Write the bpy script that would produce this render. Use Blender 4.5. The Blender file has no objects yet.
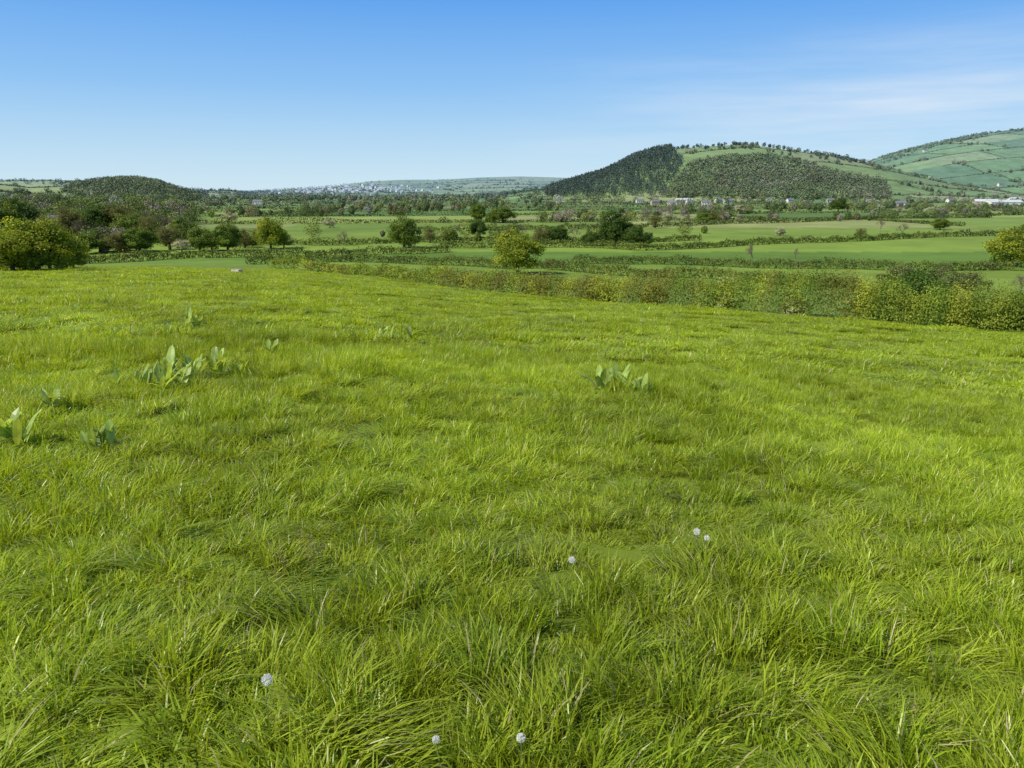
import bpy, math, random
import numpy as np
from mathutils import Vector, Matrix
R=np.random.default_rng(7); random.seed(7)
sc=bpy.context.scene
F=773.0; TH=math.radians(14.1)
VAL=-21.0
# ------------------------------------------------------------------ helpers
def vnoise(x,y,seed=0):
    x=np.asarray(x,float);y=np.asarray(y,float)
    xi=np.floor(x).astype(np.int64);yi=np.floor(y).astype(np.int64)
    fx=x-xi;fy=y-yi;fx=fx*fx*(3-2*fx);fy=fy*fy*(3-2*fy)
    def h(a,b):
        n=(a*374761393+b*668265263+seed*1442695041)&0xffffffff
        n=((n^(n>>13))*1274126177)&0xffffffff
        return ((n^(n>>16))&0xffff)/65535.0
    return (h(xi,yi)*(1-fx)+h(xi+1,yi)*fx)*(1-fy)+(h(xi,yi+1)*(1-fx)+h(xi+1,yi+1)*fx)*fy
def hash1(a,b=0,seed=0):
    a=np.asarray(a,np.int64);b=np.asarray(b,np.int64)
    n=(a*374761393+b*668265263+seed*974634777+12345)&0xffffffff
    n=((n^(n>>13))*1274126177)&0xffffffff
    n=((n^(n>>15))*2246822519)&0xffffffff
    return ((n^(n>>16))&0xffff)/65535.0
def tang(px): return (px-512)/781.0
def smooth(t):
    t=np.clip(t,0,1);return t*t*(3-2*t)
def row_ratio(py):
    v=(384-py)/F
    return -(-math.sin(TH)+v*math.cos(TH))/(math.cos(TH)+v*math.sin(TH))
def ray(px,py):
    v=(384-py)/F
    return np.array([(px-512)/F, math.cos(TH)+v*math.sin(TH), -math.sin(TH)+v*math.cos(TH)])
# ------------------------------------------------------------------ terrain heights
S_=np.array([-.66,-.468,-.273,-.145,0,.245,.442,.66,.9])
K_=np.array([.0815,.0835,.0898,.099,.1134,.123,.1347,.148,.156])
D_=np.array([100,115,128,98,70,56,49,44,40.])
def kfun(s): return (np.interp(s-.05,S_,K_)+np.interp(s,S_,K_)+np.interp(s+.05,S_,K_))/3
def dfun(s): return (np.interp(s-.06,S_,D_)+2*np.interp(s,S_,D_)+np.interp(s+.06,S_,D_))/4
HILLS=[ # crest distance, foot distance, profile(px:py)
 (2000,1350,[(500,196),(520,193),(545,190),(570,184),(600,174),(630,158),(650,152),(680,148),(740,145),(770,149),(820,156),(870,166),(900,173),(940,183),(990,191),(1030,197)]),
 (3100,1900,[(800,197),(830,176),(860,163),(890,153),(930,143),(960,137),(990,133),(1024,130),(1100,122),(1200,125)]),
 (1550,1000,[(-200,185),(-60,180),(0,184),(40,188),(70,187),(95,183),(140,181),(165,184),(185,192),(210,199)]),
 (3000,2300,[(-200,180),(60,180),(120,182),(180,187),(205,191),(235,191),(262,196)]),
 (6500,3600,[(150,194),(240,193),(290,189),(330,187),(370,182),(400,180.5),(440,180),(480,178),(520,177),(560,178),(600,179),(700,178)]),
]
HI=[]
for Dc,Db,pr in HILLS:
    a=np.array(pr,float)
    zz=np.array([-row_ratio(p)*Dc for p in a[:,1]])-VAL
    HI.append((Dc,Db,tang(a[:,0]),np.maximum(zz,0)))
def H(x,y):
    x=np.asarray(x,float);y=np.asarray(y,float)
    yy=np.maximum(y,1e-3)
    s=np.clip(x/yy,-3,3)
    k=kfun(s);D=dfun(s)
    k=np.where(y<0,.115,k)
    z=-1.6-k*np.minimum(y,D)
    over=np.maximum(y-D,0)
    z=z-.12*over
    w=3.0
    hgt=np.maximum((z-VAL)/w,-20)
    z2=VAL+w*np.log1p(np.exp(np.minimum(hgt,30)))
    z=np.where(hgt>8,z,z2)
    near=np.exp(-np.hypot(x,y)/160)
    z=z+near*(.19*(vnoise(x/2.3,y/2.3,3)-.5)+.32*(vnoise(x/11,y/11,4)-.5)*smooth(np.hypot(x,y)/8))
    h=np.zeros_like(z)
    for Dc,Db,ps,pz in HI:
        a=np.interp(s,ps,pz,left=(pz[0] if pz[0]>25 else 0),right=(pz[-1] if pz[-1]>25 else 0))
        t=np.clip((y-Db)/(Dc-Db),0,1)
        f=np.sin(t*math.pi/2)**1.35
        b=1-.7*smooth((y-Dc)/1600)
        h=np.maximum(h,a*f*b)
    a=smooth((-.36-s)/.12)*8*smooth((y-330)/300)*(1-smooth((y-900)/500))
    h=np.maximum(h,a)
    h=h+ (vnoise(x/260,y/260,9)-.5)*10*smooth((h-20)/60)
    return z+h
def proj(x,y,z):
    d=y*math.cos(TH)-z*math.sin(TH); u=y*math.sin(TH)+z*math.cos(TH)
    return 512+F*x/d, 384-F*u/d
def ground_at(px,py,off=0.0):
    r=ray(px,py); t=np.geomspace(.8,3500,6000)
    x=r[0]*t;y=r[1]*t;z=r[2]*t
    g=H(x,y)+off
    i=np.argmax(z<g)
    return float(x[i]),float(y[i]),float(H(x[i],y[i]))
def inpoly(px,py,poly):
    c=np.zeros(px.shape,bool);n=len(poly)
    for i in range(n):
        x1,y1=poly[i];x2,y2=poly[(i+1)%n]
        if y1==y2: continue
        m=((y1>py)!=(y2>py))&(px<(x2-x1)*(py-y1)/(y2-y1)+x1)
        c^=m
    return c
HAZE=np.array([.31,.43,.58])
def haze(col,d,b=1.0):  # aerial haze painted into base colour by distance, no scattering in the air
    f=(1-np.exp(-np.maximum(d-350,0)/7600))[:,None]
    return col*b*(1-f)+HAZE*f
# ------------------------------------------------------------------ field pattern
CR,SR=math.cos(.22),math.sin(.22)
def touv(x,y):
    xr=x*CR+y*SR; yr=-x*SR+y*CR
    return xr/200+.25*np.sin(yr/210), yr/140+.35*np.sin(xr/420+1)
def fromuv(u,v):
    xr=u*200.;yr=v*140.
    for _ in range(8):
        xr=200*(u-.25*np.sin(yr/210)); yr=140*(v-.35*np.sin(xr/420+1))
    return xr*CR-yr*SR, xr*SR+yr*CR
NEARH=[
 [(545,273),(640,280),(760,290),(860,303)],
 [(575,263),(700,267),(840,271),(1060,273)],
 [(70,268),(160,262),(240,258),(330,257),(450,252)],
 [(245,268),(380,263),(500,271),(560,268)],
 [(440,249),(560,247),(640,251),(760,245),(880,240),(1060,233)],
 [(185,247),(330,245),(480,241),(620,243),(700,240)],
 [(400,232),(600,229),(800,222),(1060,214)],
]
def rowd(py): return -VAL/row_ratio(py)
NH=[]
for l in NEARH:
    NH.append((np.array([tang(p[0]) for p in l]),np.array([rowd(p[1]) for p in l])))
PAL=np.array([[.17,.255,.04],[.22,.315,.05],[.115,.20,.032],[.265,.335,.065],[.165,.26,.04],[.29,.325,.10],[.13,.22,.035],[.20,.285,.045],[.25,.29,.085]])
def fieldid(x,y):
    u,v=touv(x,y); j=np.floor(v).astype(int)
    i=np.floor(u+hash1(j,0,5)).astype(int)
    hill=(y>1350)&(x/np.maximum(y,1)<.4)
    return np.where(hill,i//2,i),np.where(hill,j//2,j)
def cellcol(x,y):
    s=x/np.maximum(y,1)
    i,j=fieldid(x,y)
    c=PAL[(hash1(i,j,2)*8.99).astype(int)]
    br=(hash1(i,j,8)>.975)&(y<1300)
    c=np.where(br[:,None],np.array([.24,.18,.11]),c)
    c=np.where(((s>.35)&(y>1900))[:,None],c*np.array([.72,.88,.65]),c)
    idn=np.zeros(x.shape,int)
    for q,(ps,pd) in enumerate(NH): idn+=(y>np.interp(s,ps,pd))*(2**q)
    cn=PAL[(hash1(idn,3,11)*7.99).astype(int)]
    c=np.where((y<450)[:,None],cn,c)
    inf=(y<dfun(s)*1.01)|(y<=0)
    c=np.where(inf[:,None],np.array([.18,.245,.025]),c)
    return c
# ------------------------------------------------------------------ mesh helper (all quads)
def quads(name,V,col=None,mats=(),mi=None):
    V=np.ascontiguousarray(V,np.float32).reshape(-1,3);n=len(V)//4
    me=bpy.data.meshes.new(name)
    me.vertices.add(len(V));me.vertices.foreach_set("co",V.ravel())
    me.loops.add(4*n);me.loops.foreach_set("vertex_index",np.arange(4*n,dtype=np.int32))
    me.polygons.add(n);me.polygons.foreach_set("loop_start",np.arange(n,dtype=np.int32)*4)
    me.polygons.foreach_set("loop_total",np.full(n,4,np.int32))
    for m in mats: me.materials.append(m)
    if mi is not None: me.polygons.foreach_set("material_index",np.asarray(mi,np.int32))
    if col is not None:
        a=me.color_attributes.new("Col",'FLOAT_COLOR','POINT')
        c=np.ones((len(V),4),np.float32)
        c[:,:3]=np.repeat(col,4,0) if len(col)==n else col
        a.data.foreach_set("color",c.ravel())
    me.update(calc_edges=True)
    return me
def add(name,me,loc=(0,0,0),rz=0,scale=(1,1,1),parent=None):
    o=bpy.data.objects.new(name,me);sc.collection.objects.link(o)
    o.location=loc;o.rotation_euler=(0,0,rz);o.scale=scale
    if parent: o.parent=parent
    return o
def runit(n):
    v=R.normal(size=(n,3));return v/np.linalg.norm(v,axis=1)[:,None]
def nz(v): return v/(np.linalg.norm(v,axis=1)[:,None]+1e-9)
def leaves(C,size,asp=.7,out=None,bias=1.1):
    n=len(C)
    if out is None: a=runit(n);b=nz(np.cross(a,runit(n)))
    else:
        Nn=nz(runit(n)+bias*nz(out));a=nz(np.cross(Nn,runit(n)));b=np.cross(Nn,a)
    s=np.broadcast_to(np.asarray(size,float),(n,))[:,None]*.5
    return np.stack([C+a*s,C+b*s*asp,C-a*s,C-b*s*asp],1)
def tube(p0,p1,r0,r1,k=6):
    p0=np.array(p0,float);p1=np.array(p1,float);d=p1-p0;d/=np.linalg.norm(d)+1e-9
    a=np.cross(d,[.3,.9,.1]);a/=np.linalg.norm(a);b=np.cross(d,a)
    t=np.arange(k+1)*2*math.pi/k
    c=np.cos(t)[:,None]*a+np.sin(t)[:,None]*b
    A=p0+c*r0;B=p1+c*r1
    return np.stack([A[:-1],A[1:],B[1:],B[:-1]],1)
# ------------------------------------------------------------------ materials
def newmat(name):
    m=bpy.data.materials.new(name);m.use_nodes=True;nt=m.node_tree;nt.nodes.clear()
    out=nt.nodes.new("ShaderNodeOutputMaterial");return m,nt,out
def leafmat(name,transl=.3,rough=.6,spec=.3,nscale=1.5,var=.5,boost=1.0):
    m,nt,out=newmat(name);N=nt.nodes;L=nt.links
    at=N.new("ShaderNodeAttribute");at.attribute_name="Col"
    tc=N.new("ShaderNodeNewGeometry")
    no=N.new("ShaderNodeTexNoise");no.inputs["Scale"].default_value=nscale;no.inputs["Detail"].default_value=2
    L.new(tc.outputs["Position"],no.inputs["Vector"])
    mr=N.new("ShaderNodeMapRange");mr.inputs[1].default_value=.3;mr.inputs[2].default_value=.7
    mr.inputs[3].default_value=(1-var)*boost;mr.inputs[4].default_value=(1+var)*boost
    L.new(no.outputs[0],mr.inputs[0])
    mul=N.new("ShaderNodeVectorMath");mul.operation='SCALE'
    L.new(at.outputs["Color"],mul.inputs[0]);L.new(mr.outputs[0],mul.inputs["Scale"])
    p=N.new("ShaderNodeBsdfPrincipled");p.inputs["Roughness"].default_value=rough
    p.inputs["Specular IOR Level"].default_value=spec
    L.new(mul.outputs[0],p.inputs["Base Color"])
    if transl>0:
        tr=N.new("ShaderNodeBsdfTranslucent");
        g=N.new("ShaderNodeVectorMath");g.operation='MULTIPLY';g.inputs[1].default_value=(1.5,1.3,.45)
        L.new(mul.outputs[0],g.inputs[0]);L.new(g.outputs[0],tr.inputs["Color"])
        mx=N.new("ShaderNodeMixShader");mx.inputs[0].default_value=transl
        L.new(p.outputs[0],mx.inputs[1]);L.new(tr.outputs[0],mx.inputs[2]);L.new(mx.outputs[0],out.inputs[0])
    else: L.new(p.outputs[0],out.inputs[0])
    return m
M_leaf=leafmat("foliage_material",.3,.65,.2,.6,.28,1.6)
M_far=leafmat("distant_foliage_material",0,.9,.05,.02,.25,1.0)
FB=1.55
M_bark=leafmat("bark_material",0,.9,.1,3,.3,1.3)
M_grass=leafmat("grass_blade_material",.42,.36,.40,.33,.22)
def plainmat(name,col,rough=.7,nscale=3,var=.2):
    m,nt,out=newmat(name);N=nt.nodes;L=nt.links
    tc=N.new("ShaderNodeTexCoord");no=N.new("ShaderNodeTexNoise");no.inputs["Scale"].default_value=nscale
    L.new(tc.outputs["Object"],no.inputs["Vector"])
    r=N.new("ShaderNodeValToRGB");r.color_ramp.elements[0].position=.3;r.color_ramp.elements[1].position=.7
    r.color_ramp.elements[0].color=[c*(1-var) for c in col]+[1];r.color_ramp.elements[1].color=[min(1,c*(1+var)) for c in col]+[1]
    L.new(no.outputs[0],r.inputs[0]);p=N.new("ShaderNodeBsdfPrincipled");p.inputs["Roughness"].default_value=rough
    L.new(r.outputs[0],p.inputs["Base Color"]);L.new(p.outputs[0],out.inputs[0]);return m
# ground
m,nt,out=newmat("ground_material");N=nt.nodes;L=nt.links
at=N.new("ShaderNodeAttribute");at.attribute_name="Col";ge=N.new("ShaderNodeNewGeometry")
n1=N.new("ShaderNodeTexNoise");n1.inputs["Scale"].default_value=.03;n1.inputs["Detail"].default_value=8;n1.inputs["Roughness"].default_value=.72
n2=N.new("ShaderNodeTexNoise");n2.inputs["Scale"].default_value=4;n2.inputs["Detail"].default_value=4
L.new(ge.outputs["Position"],n1.inputs["Vector"]);L.new(ge.outputs["Position"],n2.inputs["Vector"])
ad=N.new("ShaderNodeMath");ad.operation='MULTIPLY_ADD';L.new(n2.outputs[0],ad.inputs[0]);ad.inputs[1].default_value=.4
L.new(n1.outputs[0],ad.inputs[2])
mr=N.new("ShaderNodeMapRange");mr.inputs[1].default_value=.45;mr.inputs[2].default_value=.95;mr.inputs[3].default_value=.64;mr.inputs[4].default_value=1.3
L.new(ad.outputs[0],mr.inputs[0])
mul=N.new("ShaderNodeVectorMath");mul.operation='SCALE';L.new(at.outputs["Color"],mul.inputs[0]);L.new(mr.outputs[0],mul.inputs["Scale"])
p=N.new("ShaderNodeBsdfPrincipled");p.inputs["Roughness"].default_value=.9;p.inputs["Specular IOR Level"].default_value=.1
L.new(mul.outputs[0],p.inputs["Base Color"]);L.new(p.outputs[0],out.inputs[0])
M_ground=m
# ------------------------------------------------------------------ ground sheet
ang=np.concatenate([np.linspace(-48,48,521),np.linspace(48,312,90)[1:-1]])
ang=np.radians(ang)
rr=[.4]
while rr[-1]<900: rr.append(rr[-1]*1.02)
while rr[-1]<8500: rr.append(rr[-1]*1.008)
while rr[-1]<30000: rr.append(rr[-1]*1.06)
rr=np.array(rr);na=len(ang);nr=len(rr)
A,RR=np.meshgrid(ang,rr);X=(RR*np.sin(A)).ravel();Y=(RR*np.cos(A)).ravel();Z=H(X,Y)
V=np.stack([X,Y,Z],1);V=np.vstack([V,[[0,0,float(H(0.,0.))]]])
i=np.arange(nr-1)[:,None]*na;j=np.arange(na)[None,:];j2=(j+1)%na
q=np.stack([i+j,i+na+j,i+na+j2,i+j2],-1).reshape(-1,4)
me=bpy.data.meshes.new("ground")
ct=len(V)-1
tri=np.stack([np.full(na,ct),np.arange(na),(np.arange(na)+1)%na],1)
me.vertices.add(len(V));me.vertices.foreach_set("co",V.astype(np.float32).ravel())
li=np.concatenate([q.ravel(),tri.ravel()]).astype(np.int32)
me.loops.add(len(li));me.loops.foreach_set("vertex_index",li)
me.polygons.add(len(q)+na)
ls=np.concatenate([np.arange(len(q))*4,len(q)*4+np.arange(na)*3]).astype(np.int32)
me.polygons.foreach_set("loop_start",ls)
me.polygons.foreach_set("loop_total",np.concatenate([np.full(len(q),4),np.full(na,3)]).astype(np.int32))
me.polygons.foreach_set("use_smooth",np.ones(len(q)+na,bool))
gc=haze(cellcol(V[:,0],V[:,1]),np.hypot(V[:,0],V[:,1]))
a=me.color_attributes.new("Col",'FLOAT_COLOR','POINT');c4=np.ones((len(V),4),np.float32);c4[:,:3]=gc;a.data.foreach_set("color",c4.ravel())
me.materials.append(M_ground);me.update(calc_edges=True);me.validate()
add("ground",me)
# ------------------------------------------------------------------ grass patches
protos=bpy.data.collections.new("grass_patches")
def patch(idx,half=.62,n=4300,hmul=1,wmul=1):
    xy=R.uniform(-half,half,(n,2))
    nc=24;cc=R.uniform(-half,half,(nc,2))
    d=np.linalg.norm(xy[:,None]-cc[None],axis=2);k=d.argmin(1);dm=d.min(1)
    xy=xy+(cc[k]-xy)*.3*R.random((n,1))
    out_=(xy-cc[k]);out_/=np.linalg.norm(out_,axis=1)[:,None]+1e-6
    ch=R.uniform(.5,1.5,nc)[k]
    clean=R.normal(0,.65,(nc,2))[k]
    dirv=out_*.6+clean+np.array([.2,-.1])+R.normal(0,.65,(n,2))
    lean=np.clip(np.linalg.norm(dirv,axis=1)*.62,.1,1.2)
    dirv/=np.linalg.norm(dirv,axis=1)[:,None]
    Lb=R.uniform(.06,.18,n)*ch*hmul*(1.12-1.0*np.clip(dm,0,.3))
    w=R.uniform(.0018,.0045,n)*wmul
    side=np.stack([-dirv[:,1],dirv[:,0]],1)
    tw=R.normal(0,.7,n);side=side*np.cos(tw)[:,None]+dirv*np.sin(tw)[:,None]
    P=[];C=[]
    tint=np.clip(R.random(n)*.7+R.random(nc)[k]*.5,0,1.2);dry=(R.random(n)<.04)
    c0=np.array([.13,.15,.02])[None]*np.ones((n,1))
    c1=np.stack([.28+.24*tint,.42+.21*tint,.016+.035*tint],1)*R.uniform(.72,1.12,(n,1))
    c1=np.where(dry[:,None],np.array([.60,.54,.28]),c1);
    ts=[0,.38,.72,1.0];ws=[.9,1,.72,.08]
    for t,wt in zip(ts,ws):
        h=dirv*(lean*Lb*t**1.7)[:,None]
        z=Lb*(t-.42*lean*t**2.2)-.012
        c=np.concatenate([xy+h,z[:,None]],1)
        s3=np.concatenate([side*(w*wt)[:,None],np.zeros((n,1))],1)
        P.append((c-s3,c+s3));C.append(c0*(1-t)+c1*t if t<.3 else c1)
    Vq=[];Cq=[]
    for a in range(3):
        Vq.append(np.stack([P[a][0],P[a][1],P[a+1][1],P[a+1][0]],1))
        Cq.append(np.stack([C[a],C[a],C[a+1],C[a+1]],1))
    Vq=np.concatenate(Vq).reshape(-1,3);Cq=np.concatenate(Cq).reshape(-1,3)
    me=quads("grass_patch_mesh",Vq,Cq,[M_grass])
    o=bpy.data.objects.new("grass_patch_%02d"%idx,me);protos.objects.link(o)
for i in range(8): patch(i)
for i in range(8,12): patch(i,n=2600,wmul=1.6)
for i in range(12,15): patch(i,n=1500,wmul=1.9)
pts=[];rot=[];scl=[];idx=[]
def layer(step,r0,r1,ps,hs,ids):
    n=int(r1/step)+2
    gx,gy=np.meshgrid(np.arange(-n,n+1)*step,np.arange(-4,n+1)*step)
    gx=gx.ravel()+R.uniform(-.25,.25,gx.size)*step;gy=gy.ravel()+R.uniform(-.25,.25,gy.size)*step
    d=np.hypot(gx,gy)
    s=gx/np.maximum(gy,.01)
    k=(d>=r0)&(d<r1)&((np.abs(gx)<.74*gy+2.0))&(gy>-1.5)&(gy<dfun(s)*1.0-.3)
    gx=gx[k];gy=gy[k]
    gz=H(gx,gy)
    ex=.3*ps
    nx=-(H(gx+ex,gy)-H(gx-ex,gy))/(2*ex);ny=-(H(gx,gy+ex)-H(gx,gy-ex))/(2*ex)
    hn=vnoise(gx/2.3,gy/2.3,21)*.5+vnoise(gx/.9,gy/.9,22)*.5
    hn2=vnoise(gx/9,gy/16,23)
    for x,y,z,a,b,h,h2 in zip(gx,gy,gz,nx,ny,hn,hn2):
        yaw=random.gauss(0,1.0)+(h2-.5)*2.0
        q=Vector((0,0,1)).rotation_difference(Vector((a,b,1))).to_matrix()
        e=(q@Matrix.Rotation(yaw,3,'Z')).to_euler()
        pts.append((x,y,z));rot.append(tuple(e));scl.append((ps,ps,hs*(.42+1.15*h+(.45 if h>.7 else 0))));idx.append(random.choice(ids))
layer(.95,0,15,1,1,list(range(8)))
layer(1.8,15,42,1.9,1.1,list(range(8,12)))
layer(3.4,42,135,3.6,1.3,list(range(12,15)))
me=bpy.data.meshes.new("grass");me.from_pydata(pts,[],[])
def attr(me,n,t,k,d):
    a=me.attributes.new(n,t,'POINT');a.data.foreach_set(k,np.array(d).ravel())
attr(me,"rot",'FLOAT_VECTOR',"vector",np.array(rot,np.float32))
attr(me,"scl",'FLOAT_VECTOR',"vector",np.array(scl,np.float32))
attr(me,"idx",'INT',"value",np.array(idx,np.int32))
go=add("grass",me)
ng=bpy.data.node_groups.new("scatter_grass",'GeometryNodeTree')
ng.interface.new_socket("Geometry",in_out='INPUT',socket_type='NodeSocketGeometry')
ng.interface.new_socket("Geometry",in_out='OUTPUT',socket_type='NodeSocketGeometry')
gi=ng.nodes.new("NodeGroupInput");gout=ng.nodes.new("NodeGroupOutput")
ip=ng.nodes.new("GeometryNodeInstanceOnPoints");ci=ng.nodes.new("GeometryNodeCollectionInfo")
ci.inputs["Collection"].default_value=protos;ci.inputs["Separate Children"].default_value=True;ci.inputs["Reset Children"].default_value=True
def na_(n,t):
    a=ng.nodes.new("GeometryNodeInputNamedAttribute");a.data_type=t;a.inputs["Name"].default_value=n;return a.outputs[0]
ng.links.new(gi.outputs[0],ip.inputs["Points"]);ng.links.new(ci.outputs[0],ip.inputs["Instance"])
ip.inputs["Pick Instance"].default_value=True
ng.links.new(na_("idx",'INT'),ip.inputs["Instance Index"]);ng.links.new(na_("rot",'FLOAT_VECTOR'),ip.inputs["Rotation"])
ng.links.new(na_("scl",'FLOAT_VECTOR'),ip.inputs["Scale"]);ng.links.new(ip.outputs[0],gout.inputs[0])
md=go.modifiers.new("scatter",'NODES');md.node_group=ng
# ------------------------------------------------------------------ hedges
def hedge(path,hgt,wid,cols,sizef=.0019,smin=.09,cover=5.5,mixscale=7,seed=0,lump=.5,hf=None):
    path=np.array(path,float);h0=hgt
    Vs=[];Cs=[]
    for p0,p1 in zip(path[:-1],path[1:]):
        Ls=np.linalg.norm(p1-p0);ns=max(1,int(Ls/8))
        hgt=h0 if hf is None else h0*float(hf(p0[0]/p0[1]))
        for k in range(ns):
            a=p0+(p1-p0)*k/ns;b=p0+(p1-p0)*(k+1)/ns;l=Ls/ns
            d=np.linalg.norm((a+b)/2);sz=max(smin,sizef*d)
            n=int(cover*hgt*wid*l/(sz*sz)*.42)+2
            t=R.random(n);c=a+(b-a)*t[:,None]
            nrm=np.array([-(b-a)[1],(b-a)[0]])/max(np.linalg.norm(b-a),1e-6)
            hh=hgt*(1-lump*.75+lump*1.0*vnoise(c[:,0]/4.3,c[:,1]/4.3,31+seed)+lump*.55*vnoise(c[:,0]/1.1,c[:,1]/1.1,32+seed))
            th=R.uniform(0,math.pi,n);rad=np.sqrt(R.uniform(.35,1,n))*(.85+.3*R.random(n))
            off=np.cos(th)*rad*wid*.5*(.7+.6*vnoise(c[:,0]/1.5,c[:,1]/1.5+9*np.sin(th),33));z=np.abs(np.sin(th))**.75*rad*hh
            c2=c+nrm*off[:,None]
            g=H(c2[:,0],c2[:,1])
            Cn=np.stack([c2[:,0],c2[:,1],g+z],1)
            ov=np.stack([nrm[0]*np.cos(th),nrm[1]*np.cos(th),np.sin(th)+.15],1)
            Vs.append(leaves(Cn,sz*R.uniform(.6,1.4,n),.7,ov,1.0))
            w=vnoise(c[:,0]/mixscale,c[:,1]/mixscale,41+seed)*.7+vnoise(c[:,0]/1.3,c[:,1]/1.3,42)*.3
            q=np.clip(w*1.4-.2,0,.999)*(len(cols)-1);qi=q.astype(int);f=(q-qi)[:,None]
            cc=cols[qi]*(1-f)+cols[np.minimum(qi+1,len(cols)-1)]*f
            cc=cc*R.uniform(.8,1.2,(n,1))
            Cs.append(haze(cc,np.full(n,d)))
    return np.concatenate(Vs),np.concatenate(Cs)
FC=np.array([[.12,.12,.026],[.12,.165,.022],[.20,.235,.03],[.11,.16,.02],[.235,.26,.032],[.145,.14,.028],[.095,.15,.018],[.20,.235,.028]])
ss=np.linspace(-.31,.85,70);dd=dfun(ss)+1.4
Vh,Ch=hedge(np.stack([ss*dd,dd],1),2.1,2.9,FC,cover=5.8,lump=.62,mixscale=5,hf=lambda s:1+.22*smooth((s-.1)/.3)-.15*smooth((-.05-s)/.2))
add("field_boundary_hedge",quads("field_boundary_hedge",Vh,Ch,[M_leaf]))
HC=np.array([[.075,.09,.022],[.075,.11,.02],[.125,.15,.03],[.07,.10,.02],[.10,.10,.032]])
for k,(ps,pd) in enumerate(NH):
    s2=np.linspace(ps[0],ps[-1],60);d2=np.interp(s2,ps,pd)+3*np.sin(s2*31+k)+R.normal(0,.5,60)
    Vh,Ch=hedge(np.stack([s2*d2,d2],1),[2.5,2.3,2.5,2.3,2.5,2.3,2.6][k],2.8,HC,sizef=.0018,cover=5.6,seed=k,lump=.6)
    add("field_hedge",quads("field_hedge",Vh,Ch,[M_leaf]))
CON=[(545,192),(575,182),(600,172),(630,155),(652,146),(668,148),(684,163),(674,180),(664,198),(600,198),(545,198)]
MIX=[(664,198),(676,182),(690,166),(720,159),(760,157),(800,163),(845,176),(885,184),(890,200),(800,200)]
CLF=[(60,189),(95,183),(140,180),(170,186),(200,197),(205,203),(120,203),(70,196)]
def wooded(x,y):
    z=H(x,y);px,py=proj(x,y,z)
    far=(y>1200)&(y<2300)
    return (far&(inpoly(px,py,CON)|inpoly(px,py,MIX)))|((y>950)&(y<1700)&inpoly(px,py,CLF))
def lowtree(C0,hh,n,sz,col,wide=.40):
    m_=len(C0);u=runit(m_*n);rad=R.uniform(.25,1,(m_*n,1))**.5
    h=np.repeat(hh,n)[:,None]
    wv=np.repeat(R.uniform(.8,1.5,m_),n)[:,None]
    off=u*rad*np.concatenate([h*wide*wv,h*wide*wv,h*.48],1)
    lump=.8+.45*vnoise(u[:,0]*2+np.repeat(C0[:,0],n)*.37,u[:,2]*2+np.repeat(C0[:,1],n)*.37,77)[:,None]
    C=np.repeat(C0,n,0)+off*lump;C[:,2]+=(h*.47)[:,0]
    cc=np.repeat(col,n,0)*R.uniform(.7,1.3,(m_*n,1))
    return leaves(C,np.repeat(sz,n)*R.uniform(.7,1.4,m_*n),.8,u,1.2),cc
TC=np.array([[.07,.10,.024],[.06,.08,.02],[.11,.14,.028],[.13,.12,.05],[.09,.115,.025],[.055,.08,.02],[.15,.17,.035],[.15,.13,.08],[.26,.26,.19]])
P0=[];P1=[]
for jj in range(-12,50):
    for ii in range(-42,42):
        o=float(hash1(jj,0,5));u0=ii-o
        xm,ym=fromuv(u0+.5,float(jj));hill=(ym>1350) and (xm/ym<.4)
        if hash1(ii,jj,61)>.10 and (not hill or jj%2==0):
            us=np.linspace(u0,u0+1,9);x,y=fromuv(us,np.full(9,float(jj)));g=np.stack([x,y],1);P0.append(g[:-1]);P1.append(g[1:])
        if hash1(ii,jj,62)>.25 and (not hill or ii%2==0):
            vs=np.linspace(jj,jj+1,7);x,y=fromuv(np.full(7,u0),vs);g=np.stack([x,y],1);P0.append(g[:-1]);P1.append(g[1:])
P0=np.concatenate(P0);P1=np.concatenate(P1);Mid=(P0+P1)/2
k=(Mid[:,1]>470)&(Mid[:,1]<5200)&(np.abs(Mid[:,0])<.75*Mid[:,1])&(~wooded(Mid[:,0],Mid[:,1]))
P0=P0[k];P1=P1[k];Mid=Mid[k]
Ln=np.linalg.norm(P1-P0,axis=1);dist=np.linalg.norm(Mid,axis=1)
sz=np.clip(dist*.0015,.7,2.1);cnt=np.maximum((Ln*12/(sz*sz)).astype(int),6)
ix=np.repeat(np.arange(len(P0)),cnt);t=R.random(len(ix))[:,None]
c=P0[ix]*(1-t)+P1[ix]*t;c=c+R.normal(0,.7,c.shape)
hv=1.5+3.4*vnoise(c[:,0]/25,c[:,1]/25,55)**1.7
z=H(c[:,0],c[:,1])+R.random(len(ix))*hv
Cn=np.stack([c[:,0],c[:,1],z],1)
col=HC[(vnoise(c[:,0]/40,c[:,1]/40,56)*4.99).astype(int)]*R.uniform(.8,1.2,(len(ix),1))
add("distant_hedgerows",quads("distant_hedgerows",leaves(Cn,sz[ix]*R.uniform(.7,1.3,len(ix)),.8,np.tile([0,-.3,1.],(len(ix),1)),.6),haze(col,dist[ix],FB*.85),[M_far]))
pr=np.where(dist<1000,.15,.34)*np.where(vnoise(Mid[:,0]/300,Mid[:,1]/300,91)>.5,1.9,.35)
k=R.random(len(Mid))<pr
B=Mid[k];d_=dist[k]
rep=R.integers(1,5,len(B));B=np.repeat(B,rep,0)+R.normal(0,7,(rep.sum(),2));d_=np.repeat(d_,rep)
B3=np.stack([B[:,0],B[:,1],H(B[:,0],B[:,1])],1)
hh=3.5+10*R.random(len(B3))**1.6
tc_=haze(TC[R.integers(0,len(TC),len(B3))],d_,FB)
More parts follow.
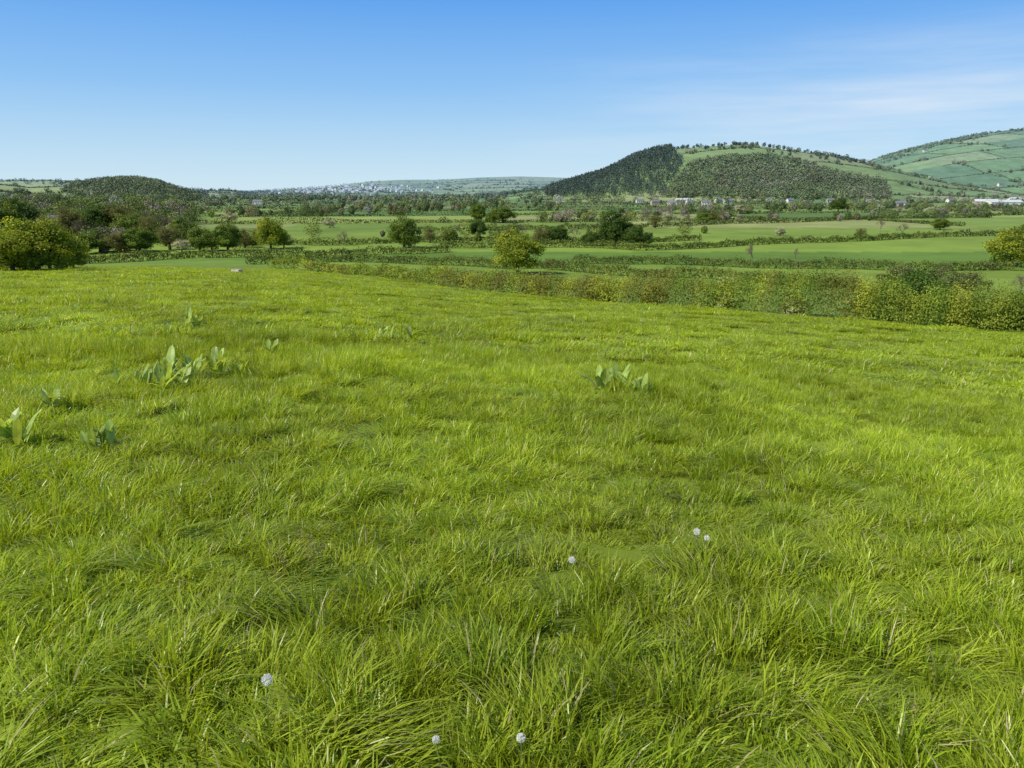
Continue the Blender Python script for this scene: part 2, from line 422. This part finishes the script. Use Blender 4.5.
Vt,Ct=lowtree(B3,hh,80,np.clip(d_*.0013,.8,2.2),tc_,.46)
add("distant_hedgerow_trees",quads("distant_hedgerow_trees",Vt,Ct,[M_far]))
# woodlands
def wood(name,poly,y0,y1,n,hlo,hhi,cols,nq=60,conifer=False,szm=1.0):
    pxs=[p[0] for p in poly];s=R.uniform(tang(min(pxs)),tang(max(pxs)),n*8);y=np.sqrt(R.uniform(y0*y0,y1*y1,n*8));x=s*y
    z=H(x,y);px,py=proj(x,y,z);k=inpoly(px,py,poly);x=x[k][:n];y=y[k][:n];z=z[k][:n]
    if len(x)==0: print("EMPTY",name);return
    B3=np.stack([x,y,z],1);h=R.uniform(hlo,hhi,len(x))
    ci=(np.clip(vnoise(x/70,y/70,13)*.6+R.random(len(x))*.4,0,.999)*len(cols)).astype(int)
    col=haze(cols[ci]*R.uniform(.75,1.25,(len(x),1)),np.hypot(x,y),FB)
    szz=np.clip(y*.0013,.6,2.4)*szm
    if conifer:
        m_=len(x);t=R.random((m_,nq));r=(1-t)*.22*h[:,None]+.3;a=R.uniform(0,6.28,(m_,nq))
        C=np.stack([x[:,None]+r*np.cos(a),y[:,None]+r*np.sin(a),z[:,None]+h[:,None]*(.1+.9*t)],-1).reshape(-1,3)
        Vt=leaves(C,np.repeat(szz,nq)*R.uniform(.6,1.2,m_*nq),.7);Ct=np.repeat(col,nq,0)*R.uniform(.7,1.3,(m_*nq,1))
    else: Vt,Ct=lowtree(B3,h,nq,szz,col)
    add(name,quads(name,Vt,Ct,[M_far]))
CC=np.array([[.03,.048,.018],[.036,.055,.02],[.045,.062,.022],[.055,.06,.03]])
WC=np.array([[.065,.095,.022],[.08,.11,.025],[.11,.135,.03],[.07,.09,.025],[.12,.115,.045],[.09,.125,.026]])
BC=np.array([[.16,.135,.09],[.13,.115,.07],[.085,.115,.025],[.17,.15,.105],[.07,.095,.022],[.135,.16,.035],[.06,.085,.022],[.11,.135,.03],[.26,.26,.20]])
wood("conifer_woodland",CON,1300,2150,3200,11,18,CC,46,True)
wood("hillside_woodland",MIX,1300,2150,2600,9,15,WC,56)
wood("hilltop_woodland",CLF,950,1650,1200,8,13,WC,60)
wood("ridge_trees",[(655,147),(740,141),(770,146),(830,152),(875,162),(875,167),(820,160),(740,149),(660,153)],1700,2050,130,6,11,CC,60)
wood("ridge_trees",[(870,160),(930,140),(985,130),(990,138),(935,147),(875,167)],2500,3150,240,7,12,WC,50)
wood("valley_woodland",[(-80,206),(60,206),(150,209),(192,214),(198,224),(190,236),(60,240),(-80,240)],300,1000,760,6,12,BC,420,szm=.95)
wood("valley_woodland",[(200,199),(540,197),(600,201),(1024,200),(1024,205),(760,206),(560,207),(380,204),(200,205)],900,2300,360,6,12,TC,90)
wood("valley_woodland",[(480,187),(560,190),(700,198),(700,201),(480,199)],1500,3500,200,8,16,CC*1.2,60)
for poly,n,h0,h1,cl in [([(300,208),(560,206),(560,211),(300,213)],70,4,11,TC),([(660,212),(900,205),(900,210),(660,217)],70,6,11,BC),
   ([(430,237),(620,236),(620,242),(430,243)],60,3,10,BC),([(190,240),(300,242),(300,248),(190,248)],30,3,8,TC),([(860,205),(1000,208),(1000,213),(860,210)],34,5,9,BC),
   ([(540,219),(660,216),(660,220),(540,224)],34,5,10,BC),([(75,240),(195,238),(195,250),(75,254)],90,4,9,BC),([(-40,252),(72,250),(78,270),(-40,272)],80,4,10,WC),([(640,236),(720,232),(720,240),(640,243)],12,3,7,TC),
   ([(200,214),(430,211),(430,215),(200,219)],50,4,10,TC),([(700,220),(1024,213),(1024,218),(700,224)],40,4,9,BC),([(300,238),(430,236),(430,241),(300,243)],14,3,8,TC)]:
    wood("tree_belt",poly,180,1100,n,h0,h1,cl,700,szm=.75)
# ------------------------------------------------------------------ individual trees
def make_tree(name,h,cw,ch,trunk,cols,nc=46,per=130,ls=.34,bark=(.08,.065,.05)):
    st=[];lf=[];lc=[];lo=[];cols=np.array(cols)
    r0=h*.035
    top=np.array([R.normal(0,.3),R.normal(0,.3),h*.75])
    pts_=[np.array([0,0,-.3])]
    for q in range(1,5): pts_.append(top*q/4+np.array([R.normal(0,.02*h),R.normal(0,.02*h),0])*(q/4))
    for q in range(4): st.append(tube(pts_[q],pts_[q+1],r0*(1-.2*q)*(1.4 if q==0 else 1),r0*(1-.2*(q+1)),8))
    cz=h-ch/2
    u=runit(nc);rad=R.uniform(.4,1,nc)[:,None]
    ph=R.uniform(0,6.28,3);az=np.arctan2(u[:,1],u[:,0])
    lob=1+.15*np.sin(2*az+ph[0])+.10*np.sin(3*az+ph[1]+3*u[:,2])
    cl=u*rad*np.array([cw/2,cw/2,ch/2])*.86*lob[:,None]
    cl[:,:2]*=(1.12-.3*cl[:,2:]/(ch/2));cl[:,2]+=cz
    cl[:,2]=np.maximum(cl[:,2],trunk*.6)
    for cpt in cl:
        t=np.clip((cpt[2]-trunk)/(h*.75)*.7+.12,.15,.95)
        b=top*t;mid=(b+cpt)/2+np.array([0,0,.05*h])*R.random()
        st.append(tube(b,mid,r0*.34,r0*.2,5));st.append(tube(mid,cpt,r0*.2,r0*.07,5))
        cr=R.uniform(.09,.19)*cw
        n=int(per*R.uniform(.6,1.3));un=runit(n);uu=un*(R.random((n,1))**.45)*cr*np.array([1,1,.75])
        q=cpt+uu;q[:,2]=np.maximum(q[:,2],.1+.5*R.random(n));lf.append(q)
        lo.append(un+.6*nz((cpt-np.array([0,0,cz]))[None,:]))
        base=cols[R.integers(0,len(cols))]*R.uniform(.8,1.2)
        lc.append(base*R.uniform(.75,1.25,(n,1)))
    st=np.concatenate(st);lf=np.concatenate(lf);lc=np.concatenate(lc)
    lv=leaves(lf,ls*R.uniform(.6,1.3,len(lf)),.75,np.concatenate(lo),1.0)
    V=np.concatenate([st,lv]);C=np.concatenate([np.tile(bark,(len(st),1)),lc])
    return quads(name,V,C,[M_bark,M_leaf],np.concatenate([np.zeros(len(st)),np.ones(len(lv))]))
def bare_tree(name,h,col=(.19,.16,.13),leafc=(.12,.10,.06)):
    st=[];tips=[]
    def br(p,d,l,r,dep):
        q=p+d*l;st.append(tube(p,q,r,r*.65,5 if dep<3 else 3))
        if dep==5: tips.append(q);return
        for _ in range(3 if dep<4 else 4):
            nd=d+R.normal(0,.42,3)+np.array([0,0,.12]);nd/=np.linalg.norm(nd)
            br(p+d*l*R.uniform(.6,1),nd,l*R.uniform(.6,.8),r*.6,dep+1)
    br(np.array([0,0,-.3]),np.array([0,0,1.]),h*.24,h*.022,0)
    st=np.concatenate(st);tips=np.array(tips)
    tips=np.repeat(tips,3,0)+R.normal(0,.25,(len(tips)*3,3))
    lv=leaves(tips,.17)
    return quads(name,np.concatenate([st,lv]),np.concatenate([np.tile(col,(len(st),1)),np.tile(leafc,(len(lv),1))*R.uniform(.6,1.4,(len(lv),1))]),[M_bark,M_leaf],np.concatenate([np.zeros(len(st)),np.ones(len(lv))]))
OAK=[[.18,.215,.018],[.155,.19,.016],[.21,.235,.025],[.13,.17,.018]]
DRK=[[.055,.095,.017],[.065,.105,.02],[.045,.08,.015]]
MID=[[.09,.135,.022],[.075,.115,.02],[.12,.16,.025]]
BRN=[[.13,.13,.045],[.11,.11,.035],[.14,.15,.045]]
BLS=[[.36,.36,.28],[.28,.29,.20],[.16,.18,.07]]
def two(n,*a,**k): return [make_tree(n,*a,**k) for _ in range(3)]
P={'oak':two("oak_tree",9,9.5,8.6,.9,OAK,110,170,.32),
   'ash':two("ash_tree",12,11,11.2,1.4,DRK,100,150,.42),
   'mid':two("maple_tree",10,10,9.6,1.0,MID,100,150,.38),
   'brn':two("budding_oak_tree",11,10,10.2,1.3,BRN,70,100,.3),
   'bls':two("blossom_tree",7,7,6.6,.8,BLS,60,120,.26),
   'bare':[bare_tree("bare_tree",11),bare_tree("bare_tree",11)]}
NM={'oak':'oak_tree','ash':'ash_tree','mid':'maple_tree','brn':'budding_oak_tree','bare':'bare_tree','bls':'blossom_tree'}
HT={'oak':9,'ash':12,'mid':10,'brn':11,'bare':11,'bls':7}
def tree(kind,px,base,top,wf=1.0):
    x,y,z=ground_at(px,base)
    s=(base-top)/F*y/HT[kind]
    add(NM[kind],random.choice(P[kind]),(x,y,z-.05),random.uniform(0,6.28),(s*wf,s*wf,s))
T=[('oak',518,274,231,1.08),('ash',616,246,210,1.0),('ash',633,247,226,1.3),('ash',645,247,232,1.3),('mid',404,248,217,1.0),('oak',271,249,219,1.05),('mid',228,251,222,1.1),('mid',212,251,230,1.2),('mid',200,251,226,1.1),
('ash',478,238,219,1.1),('mid',478,222,203,1.0),('mid',503,223,206,1.3),('mid',494,223,210,1.3),('brn',245,248,228,1.2),('brn',430,243,227,1.2),('brn',284,248,230,1.1),
('bare',752,264,232,.75),('bare',795,262,242,.6),('oak',1012,266,226,1.2),('mid',1040,268,232,1.0),('bare',1018,300,262,.8),
('oak',62,270,232,1.1),('oak',38,271,215,1.2),('oak',14,272,228,1.2),('ash',26,271,236,1.2),('brn',0,268,224,1.2),('mid',-14,268,218,1.0),('oak',74,269,246,1.2),('ash',50,270,238,1.3),
('bare',85,243,206,.9),('bare',160,240,198,.9),('bare',150,238,200,1.0),('bare',176,240,203,.9),('bare',190,240,208,.9),('ash',100,240,204,1.1),('brn',122,240,202,1.1),('mid',84,240,208,1.1),('mid',135,242,212,1.2),('brn',150,243,216,1.2),('mid',184,244,218,1.2),
('bare',10,240,199,1.2),('bare',40,236,201,1.2),('brn',72,242,206,1.1),('bare',60,238,204,1.2),('mid',140,252,226,1.4),('ash',100,252,228,1.3),('brn',170,250,224,1.3),('mid',84,254,232,1.5),('brn',118,253,230,1.3),('ash',22,244,198,1.1),('brn',48,250,214,1.2),('mid',6,246,202,1.1),('bare',28,240,196,1.),
('bare',520,238,217,1.0),('bare',575,240,220,1.1),('ash',560,242,226,1.4),('brn',540,244,226,1.2),('ash',552,243,228,1.3),('bare',880,232,214,1.),('bare',902,236,216,1.),('bare',460,236,218,1.),('bare',600,232,214,1.),('brn',510,241,226,1.3),('mid',450,242,228,1.2),
('ash',838,212,198,1.4),('brn',655,228,214,1.3),('bare',345,246,222,1.0),('ash',590,246,232,1.6),('ash',603,245,231,1.5),('brn',712,224,211,1.5),('mid',704,224,212,1.6),('bare',690,226,206,1.1),('bare',724,222,204,1.1),('mid',940,230,218,1.5),('brn',860,238,228,1.5),
('bls',668,222,211,1.3),('bls',448,240,229,1.3),('bls',330,228,218,1.3),('bls',780,236,227,1.3),('bls',182,252,238,1.3),('bls',930,216,206,1.4),('bls',130,248,232,1.2),('bls',560,222,212,1.4),('bls',740,214,204,1.4),('bls',232,222,212,1.4)]
for a in T: tree(*a)
def bush(name,px,d,h,w,cols,n=14000,ls=.13):
    x=tang(px)*d;y=d;z=float(H(x,y))
    nc=60;u=runit(nc);u[:,2]=np.abs(u[:,2]);cl=u*R.uniform(.45,1,(nc,1))*np.array([w/2,w/2.4,h])*.88
    cl[:,2]*=.85+.3*vnoise(cl[:,0]*.7,cl[:,1]*.7,int(px))
    k=R.integers(0,nc,n);un=runit(n);C=cl[k]+un*(R.random((n,1))**.4)*.12*w*np.array([1,1,.7])*R.uniform(.5,1.2,nc)[k][:,None];C[:,2]=np.abs(C[:,2])
    cols=np.array(cols);cc=cols[R.integers(0,len(cols),nc)][k]*R.uniform(.75,1.25,(n,1))
    st=np.concatenate([tube([q[0]*.15,q[1]*.15,-.2],q,.05,.012,5) for q in cl])
    add(name,quads(name,np.concatenate([st,leaves(C,ls*R.uniform(.6,1.4,n),.7,un+.7*u[k],1.0)]),np.concatenate([np.tile((.08,.06,.045),(len(st),1)),cc]),[M_leaf]),(x,y,z))
bush("hawthorn_bush",925,54,3.8,8.5,[[.065,.115,.016],[.08,.135,.018],[.055,.10,.015],[.10,.15,.022]],36000)
bush("hawthorn_bush",882,56,3.0,5,[[.13,.17,.026],[.09,.135,.02]],14000)
bush("hawthorn_bush",985,49,2.5,4.4,[[.15,.19,.026],[.12,.155,.02]],11000)
bush("hawthorn_bush",1024,47,2.6,4,[[.15,.18,.026],[.12,.155,.02]],10000)
bush("blossom_bush",728,58,2.6,3.6,[[.38,.39,.24],[.28,.32,.13],[.16,.20,.05]],7000,.12)
bush("blossom_bush",800,53,2.2,2.6,[[.32,.34,.18],[.20,.24,.06]],5000,.12)
bush("willow_scrub",955,150,5,16,[[.12,.14,.045],[.10,.105,.04],[.11,.14,.035]],12000,.3)
bush("willow_scrub",905,170,4,12,[[.11,.14,.04],[.10,.105,.04]],8000,.3)
bush("gorse_bush",600,69,2.3,3.6,[[.24,.25,.03],[.17,.20,.025]],7000,.13)
bush("gorse_bush",540,76,2.2,3.2,[[.24,.25,.03],[.16,.19,.025]],6000,.13)
bush("gorse_bush",655,65,2.4,3.0,[[.17,.22,.025],[.13,.18,.022]],6000,.13)
# ------------------------------------------------------------------ buildings
M_white=plainmat("whitewash_material",(.72,.70,.66));M_slate=plainmat("slate_roof_material",(.18,.185,.2));M_brick=plainmat("stone_wall_material",(.45,.34,.28))
M_tin=plainmat("metal_roof_material",(.62,.64,.66),.5);M_glass=plainmat("window_glass_material",(.05,.06,.07),.2);M_door=plainmat("door_paint_material",(.08,.12,.1))
def box(x0,x1,y0,y1,z0,z1):
    v=[(x0,y0,z0),(x1,y0,z0),(x1,y1,z0),(x0,y1,z0),(x0,y0,z1),(x1,y0,z1),(x1,y1,z1),(x0,y1,z1)]
    f=[(0,3,2,1),(4,5,6,7),(0,1,5,4),(1,2,6,5),(2,3,7,6),(3,0,4,7)];v=np.array(v,float)
    return np.array([v[list(a)] for a in f])
def gable(l,w,h,rh,ov=.3):
    walls=list(box(-l/2,l/2,-w/2,w/2,-1,h))
    for sx in(-1,1): walls.append(np.array([[sx*l/2,-w/2,h],[sx*l/2,w/2,h],[sx*l/2,.01,h+rh],[sx*l/2,-.01,h+rh]]))
    roof=[]
    for sy in(-1,1):
        a=[[-l/2-ov,sy*(w/2+ov),h-.1],[l/2+ov,sy*(w/2+ov),h-.1],[l/2+ov,0,h+rh+.1],[-l/2-ov,0,h+rh+.1]]
        roof.append(np.array(a));roof.append(np.array(a)+[0,0,.15])
    return np.array(walls),np.array(roof)
def house(name,px,py,l,w,h,rh,rz,wm,rm,shed=False):
    x,y,z=ground_at(px,py)
    e=bpy.data.objects.new(name,None);sc.collection.objects.link(e);e.location=(x,y,z);e.rotation_euler=(0,0,rz)
    W,Rf=gable(l,w,h,rh)
    add("walls",quads("walls",W,None,[wm]),parent=e);add("roof",quads("roof",Rf,None,[rm]),parent=e)
    win=[]
    if not shed:
        for fl in ([1.0] if h<4 else [1.0,3.0]):
            for q in np.linspace(-l/2+1.2,l/2-1.2,4): win.append(box(q-.5,q+.5,-w/2-.04,-w/2+.02,fl,fl+1.2))
        add("chimney",quads("chimney",box(l/2-1.2,l/2-.4,-.4,.4,h+rh-.9,h+rh+1),None,[M_brick]),parent=e)
    else:
        for q in np.linspace(-l/2+3,l/2-3,5): win.append(box(q-1,q+1,-w/2-.04,-w/2+.02,h-1.4,h-.5))
    add("windows",quads("windows",np.concatenate(win),None,[M_glass]),parent=e)
    add("door",quads("door",box(-.5,.5,-w/2-.07,-w/2-.045,0,2.1) if not shed else box(-2,2,-w/2-.08,-w/2-.045,0,3.2),None,[M_door]),parent=e)
house("farm_shed",1003,206,46,16,5,3,.1,M_white,M_tin,True)
house("farm_shed",985,205,30,14,5,3,-.2,M_brick,M_tin,True)
house("farm_shed",1020,202,40,16,5,3,.2,M_white,M_tin,True)
for px,py,rz in [(655,205,.2),(672,206,-.3),(690,205,.4),(706,206,0),(718,203,.5),(640,204,.1),(728,204,.3),(790,203,.3),(870,204,-.3),(830,203,.2)]: house("farmhouse",px,py,12,7,4.7,2.6,rz,M_white if px%2==0 else M_brick,M_slate)
house("farm_shed",684,203,28,12,4.5,3,.1,M_white,M_tin,True)
house("stone_house",52,237,13,8,6,3.5,.5,M_brick,M_slate)
for px,py in [(258,205),(900,207),(925,152),(770,202),(560,203),(1000,186),(950,203)]: house("white_house",px,py,13,7,4.7,2.6,random.uniform(-.4,.4),M_white,M_slate)
tw=[];tr_=[]
for _ in range(200):
    px=random.gauss(350,46);px=min(max(px,278),500);py=random.gauss(189.8,2.2)
    s=tang(px);t=np.linspace(2500,6400,300);z=H(s*t,t);_,pp=proj(s*t,t,z)
    k=np.argmax(pp<py)
    if pp[k]>=py: continue
    W,Rf=gable(random.uniform(9,22),8,5.5,3);a=random.uniform(-.9,.9);M=np.array([[math.cos(a),math.sin(a),0],[-math.sin(a),math.cos(a),0],[0,0,1]])
    o=np.array([s*t[k],t[k],z[k]]);tw.append(W@M+o);tr_.append(Rf@M+o)
e=bpy.data.objects.new("distant_town",None);sc.collection.objects.link(e)
add("walls",quads("walls",np.concatenate(tw),None,[plainmat("town_wall_material",(.62,.64,.68))]),parent=e)
add("roofs",quads("roofs",np.concatenate(tr_),None,[plainmat("town_roof_material",(.30,.38,.47))]),parent=e)
wood("distant_tree_masses",[(240,197),(240,192),(300,187),(380,182),(480,179),(560,179),(560,196)],3600,6500,420,9,17,CC*1.3,30)
wood("distant_tree_masses",[(0,182),(60,181),(180,186),(262,194),(262,199),(200,198),(170,184),(60,187)],2300,3000,200,8,14,CC*1.3,40)
# low stone water trough at far edge of the field
x,y,z=ground_at(237,273)
tq=np.concatenate([box(-.6,.6,-.3,-.25,0,.4),box(-.6,.6,.25,.3,0,.4),box(-.6,-.55,-.25,.25,0,.4),box(.55,.6,-.25,.25,0,.4),box(-.55,.55,-.25,.25,.02,.06),box(-.45,-.3,-.24,.24,-.2,.02),box(.3,.45,-.24,.24,-.2,.02)])
add("water_trough",quads("water_trough",tq,None,[plainmat("concrete_material",(.50,.44,.36))]),(x,y,z+.04),-.5)
# ------------------------------------------------------------------ dock plants, dandelions, dead stalks
M_dock=leafmat("dock_leaf_material",.4,.4,.4,9,.25)
def blade_leaf(base,dirv,L,w,lift,droop,n=6):
    q=[];pts2=[]
    side=np.array([-dirv[1],dirv[0],0]);wv=random.uniform(0,6)
    for i in range(n+1):
        t=i/n;ww=w*math.sin(math.pi*min(1,.08+t*.9))**.7*(1 if t<.99 else .1)
        c=base+np.array([dirv[0],dirv[1],0])*L*t*math.cos(lift)+np.array([0,0,1])*(L*t*math.sin(lift)-droop*L*t*t)
        e1=.25*ww+.12*w*math.sin(wv+i*2.1);e2=.25*ww+.12*w*math.sin(wv+i*2.6)
        pts2.append((c-side*ww+[0,0,e1],c,c+side*ww+[0,0,e2]))
    for a,b in zip(pts2[:-1],pts2[1:]):
        q.append([a[0],a[1],b[1],b[0]]);q.append([a[1],a[2],b[2],b[1]])
    return np.array(q)
def dock(px,py,size,n=12,spread=.2):
    x,y,z=ground_at(px,py)
    crowns=[np.array([random.gauss(0,spread),random.gauss(0,spread*.7),0]) for _ in range(max(1,n//6))]
    Q=[];C=[]
    for _ in range(n):
        a=random.uniform(0,6.28);b=random.choice(crowns)+np.array([random.gauss(0,.03),random.gauss(0,.03),.08])
        L_=size*random.uniform(.45,1.05)
        q=blade_leaf(b,(math.cos(a),math.sin(a)),L_,L_*random.uniform(.10,.15),random.uniform(.8,1.4),random.uniform(.05,.4));Q.append(q)
        C.append(np.tile(np.array([.40,.52,.13])*random.uniform(.7,1.25),(len(q),1)))
    add("dock_plant",quads("dock_plant",np.concatenate(Q),np.concatenate(C),[M_dock]),(x,y,z))
dock(168,388,.36,80,.30);dock(200,380,.30,20,.2);dock(618,396,.38,46,.20);dock(100,452,.26,26,.12);dock(4,452,.32,24,.12);dock(385,343,.38,18,.2);dock(178,330,.40,18,.35);dock(60,415,.25,12,.15);dock(250,360,.28,10,.2)
M_fluff=plainmat("dandelion_fluff_material",(.85,.84,.80),.8);M_stem=plainmat("dandelion_stem_material",(.16,.22,.07))
def dandelion(px,py,hgt=.27,r=.02):
    x,y,z=ground_at(px,py,hgt)
    lean=np.array([random.uniform(-.04,.04),random.uniform(-.04,.04),0]);top=np.array([0,0,hgt])
    st=[tube(-lean,top*.5-lean*.3,.0022,.002,6),tube(top*.5-lean*.3,top,.002,.0018,6)]
    core=[tube(top+[0,0,-.003],top+[0,0,0],.003,.0045,8),tube(top,top+[0,0,.004],.0045,.001,8)]
    u=runit(170);fl=[]
    for v in u: fl.append(tube(top+v*.003,top+v*r*.85,.00025,.00025,3))
    u2=np.repeat(u,5,0);C=top+(u2*.93+runit(len(u2))*.13)*r
    fl=np.concatenate(fl);fl=np.concatenate([fl,leaves(C,r*.3,.18)])
    V=np.concatenate(st+core+[fl]);ns=sum(len(a) for a in st+core)
    add("dandelion_clock",quads("dandelion_clock",V,None,[M_stem,M_fluff],np.r_[np.zeros(ns),np.ones(len(fl))]),(x,y,z))
for a in [(267,680,.20,.018),(697,532,.20,.020),(707,538,.19,.016),(572,560,.19,.018),(436,740,.12,.012),(521,738,.15,.014)]: dandelion(*a)
def stalks(px,py):
    x,y,z=ground_at(px,py);Q=[];C=[]
    for _ in range(6):
        b=np.array([random.gauss(0,.06),random.gauss(0,.06),0]);d=b*1.8+np.array([random.gauss(0,.06),random.gauss(0,.06),random.uniform(.14,.24)])
        q=tube(b,d,.0015,.001,4);Q.append(q);n=9;t=R.uniform(.45,1,(n,1));cc=b*(1-t)+d*t+R.normal(0,.010,(n,3));Q.append(leaves(cc,.014));
        C.append(np.tile((.38,.31,.16),(4+n,1)))
    add("dead_weed_stalks",quads("dead_weed_stalks",np.concatenate(Q),np.concatenate(C),[M_dock]),(x,y,z))
stalks(298,570);stalks(282,578);stalks(905,735)
# ------------------------------------------------------------------ light, sky, camera
AZ=math.radians(-118);EL=math.radians(45)
sd=Vector((math.sin(AZ)*math.cos(EL),math.cos(AZ)*math.cos(EL),math.sin(EL)))
l=bpy.data.lights.new("sun",'SUN');l.energy=5.0;l.angle=math.radians(.5);l.color=(1,.95,.84)
so=bpy.data.objects.new("sun",l);sc.collection.objects.link(so);so.rotation_euler=sd.to_track_quat('Z','Y').to_euler();so.location=(0,0,60)
w=bpy.data.worlds.new("World");sc.world=w;w.use_nodes=True;N=w.node_tree.nodes;L=w.node_tree.links;N.clear()
sk=N.new("ShaderNodeTexSky");sk.sky_type='NISHITA';sk.sun_disc=False;sk.sun_elevation=EL;sk.sun_rotation=AZ%(2*math.pi)
sk.air_density=1.0;sk.dust_density=.2;sk.ozone_density=1.5
bg=N.new("ShaderNodeBackground");bg.inputs[1].default_value=.12;wo=N.new("ShaderNodeOutputWorld")
tc=N.new("ShaderNodeTexCoord");sx=N.new("ShaderNodeSeparateXYZ");L.new(tc.outputs["Generated"],sx.inputs[0])
rp=N.new("ShaderNodeValToRGB");L.new(sx.outputs[2],rp.inputs[0]);E=rp.color_ramp.elements
E[0].position=0;E[0].color=(.60,.80,.93,1);E[1].position=1;E[1].color=(.02,.06,.2,1)
for pz,c in [(.05,(.46,.70,.92)),(.12,(.26,.54,.92)),(.22,(.10,.36,.88)),(.4,(.035,.16,.48))]:
    e_=E.new(pz);e_.color=(*c,1)
sclr=N.new("ShaderNodeVectorMath");sclr.operation='SCALE';sclr.inputs["Scale"].default_value=8.33;L.new(rp.outputs[0],sclr.inputs[0])
m0=N.new("ShaderNodeMix");m0.data_type='RGBA';m0.inputs[0].default_value=.9;L.new(sk.outputs[0],m0.inputs[6]);L.new(sclr.outputs[0],m0.inputs[7])
mp=N.new("ShaderNodeMapping");mp.inputs["Scale"].default_value=(1.2,1.2,14);mp.inputs["Rotation"].default_value=(0,math.radians(6),0)
no=N.new("ShaderNodeTexNoise");no.inputs["Scale"].default_value=2.2;no.inputs["Detail"].default_value=7;no.inputs["Roughness"].default_value=.55
L.new(tc.outputs["Generated"],mp.inputs[0]);L.new(mp.outputs[0],no.inputs["Vector"])
cr=N.new("ShaderNodeMapRange");cr.inputs[1].default_value=.38;cr.inputs[2].default_value=.78;cr.inputs[3].default_value=0;cr.inputs[4].default_value=.95;L.new(no.outputs[0],cr.inputs[0])
mx=N.new("ShaderNodeMapRange");mx.inputs[1].default_value=-.05;mx.inputs[2].default_value=.42;L.new(sx.outputs[0],mx.inputs[0])
mz=N.new("ShaderNodeMapRange");mz.inputs[1].default_value=.19;mz.inputs[2].default_value=.07;L.new(sx.outputs[2],mz.inputs[0])
m1=N.new("ShaderNodeMath");m1.operation='MULTIPLY';L.new(cr.outputs[0],m1.inputs[0]);L.new(mx.outputs[0],m1.inputs[1])
m2=N.new("ShaderNodeMath");m2.operation='MULTIPLY';L.new(m1.outputs[0],m2.inputs[0]);L.new(mz.outputs[0],m2.inputs[1])
mixc=N.new("ShaderNodeMix");mixc.data_type='RGBA';L.new(m2.outputs[0],mixc.inputs[0]);L.new(m0.outputs[2],mixc.inputs[6]);mixc.inputs[7].default_value=(6.6,7.2,7.9,1)
L.new(mixc.outputs[2],bg.inputs[0]);L.new(bg.outputs[0],wo.inputs[0])
cam=bpy.data.cameras.new("camera");co=bpy.data.objects.new("camera",cam);sc.collection.objects.link(co)
cam.sensor_width=36;cam.lens=36*F/1024;cam.clip_start=.05;cam.clip_end=60000
co.location=(0,0,0);co.rotation_euler=(math.radians(90)-TH,0,0);sc.camera=co
sc.view_settings.view_transform='Standard';sc.view_settings.look='None';sc.view_settings.exposure=0
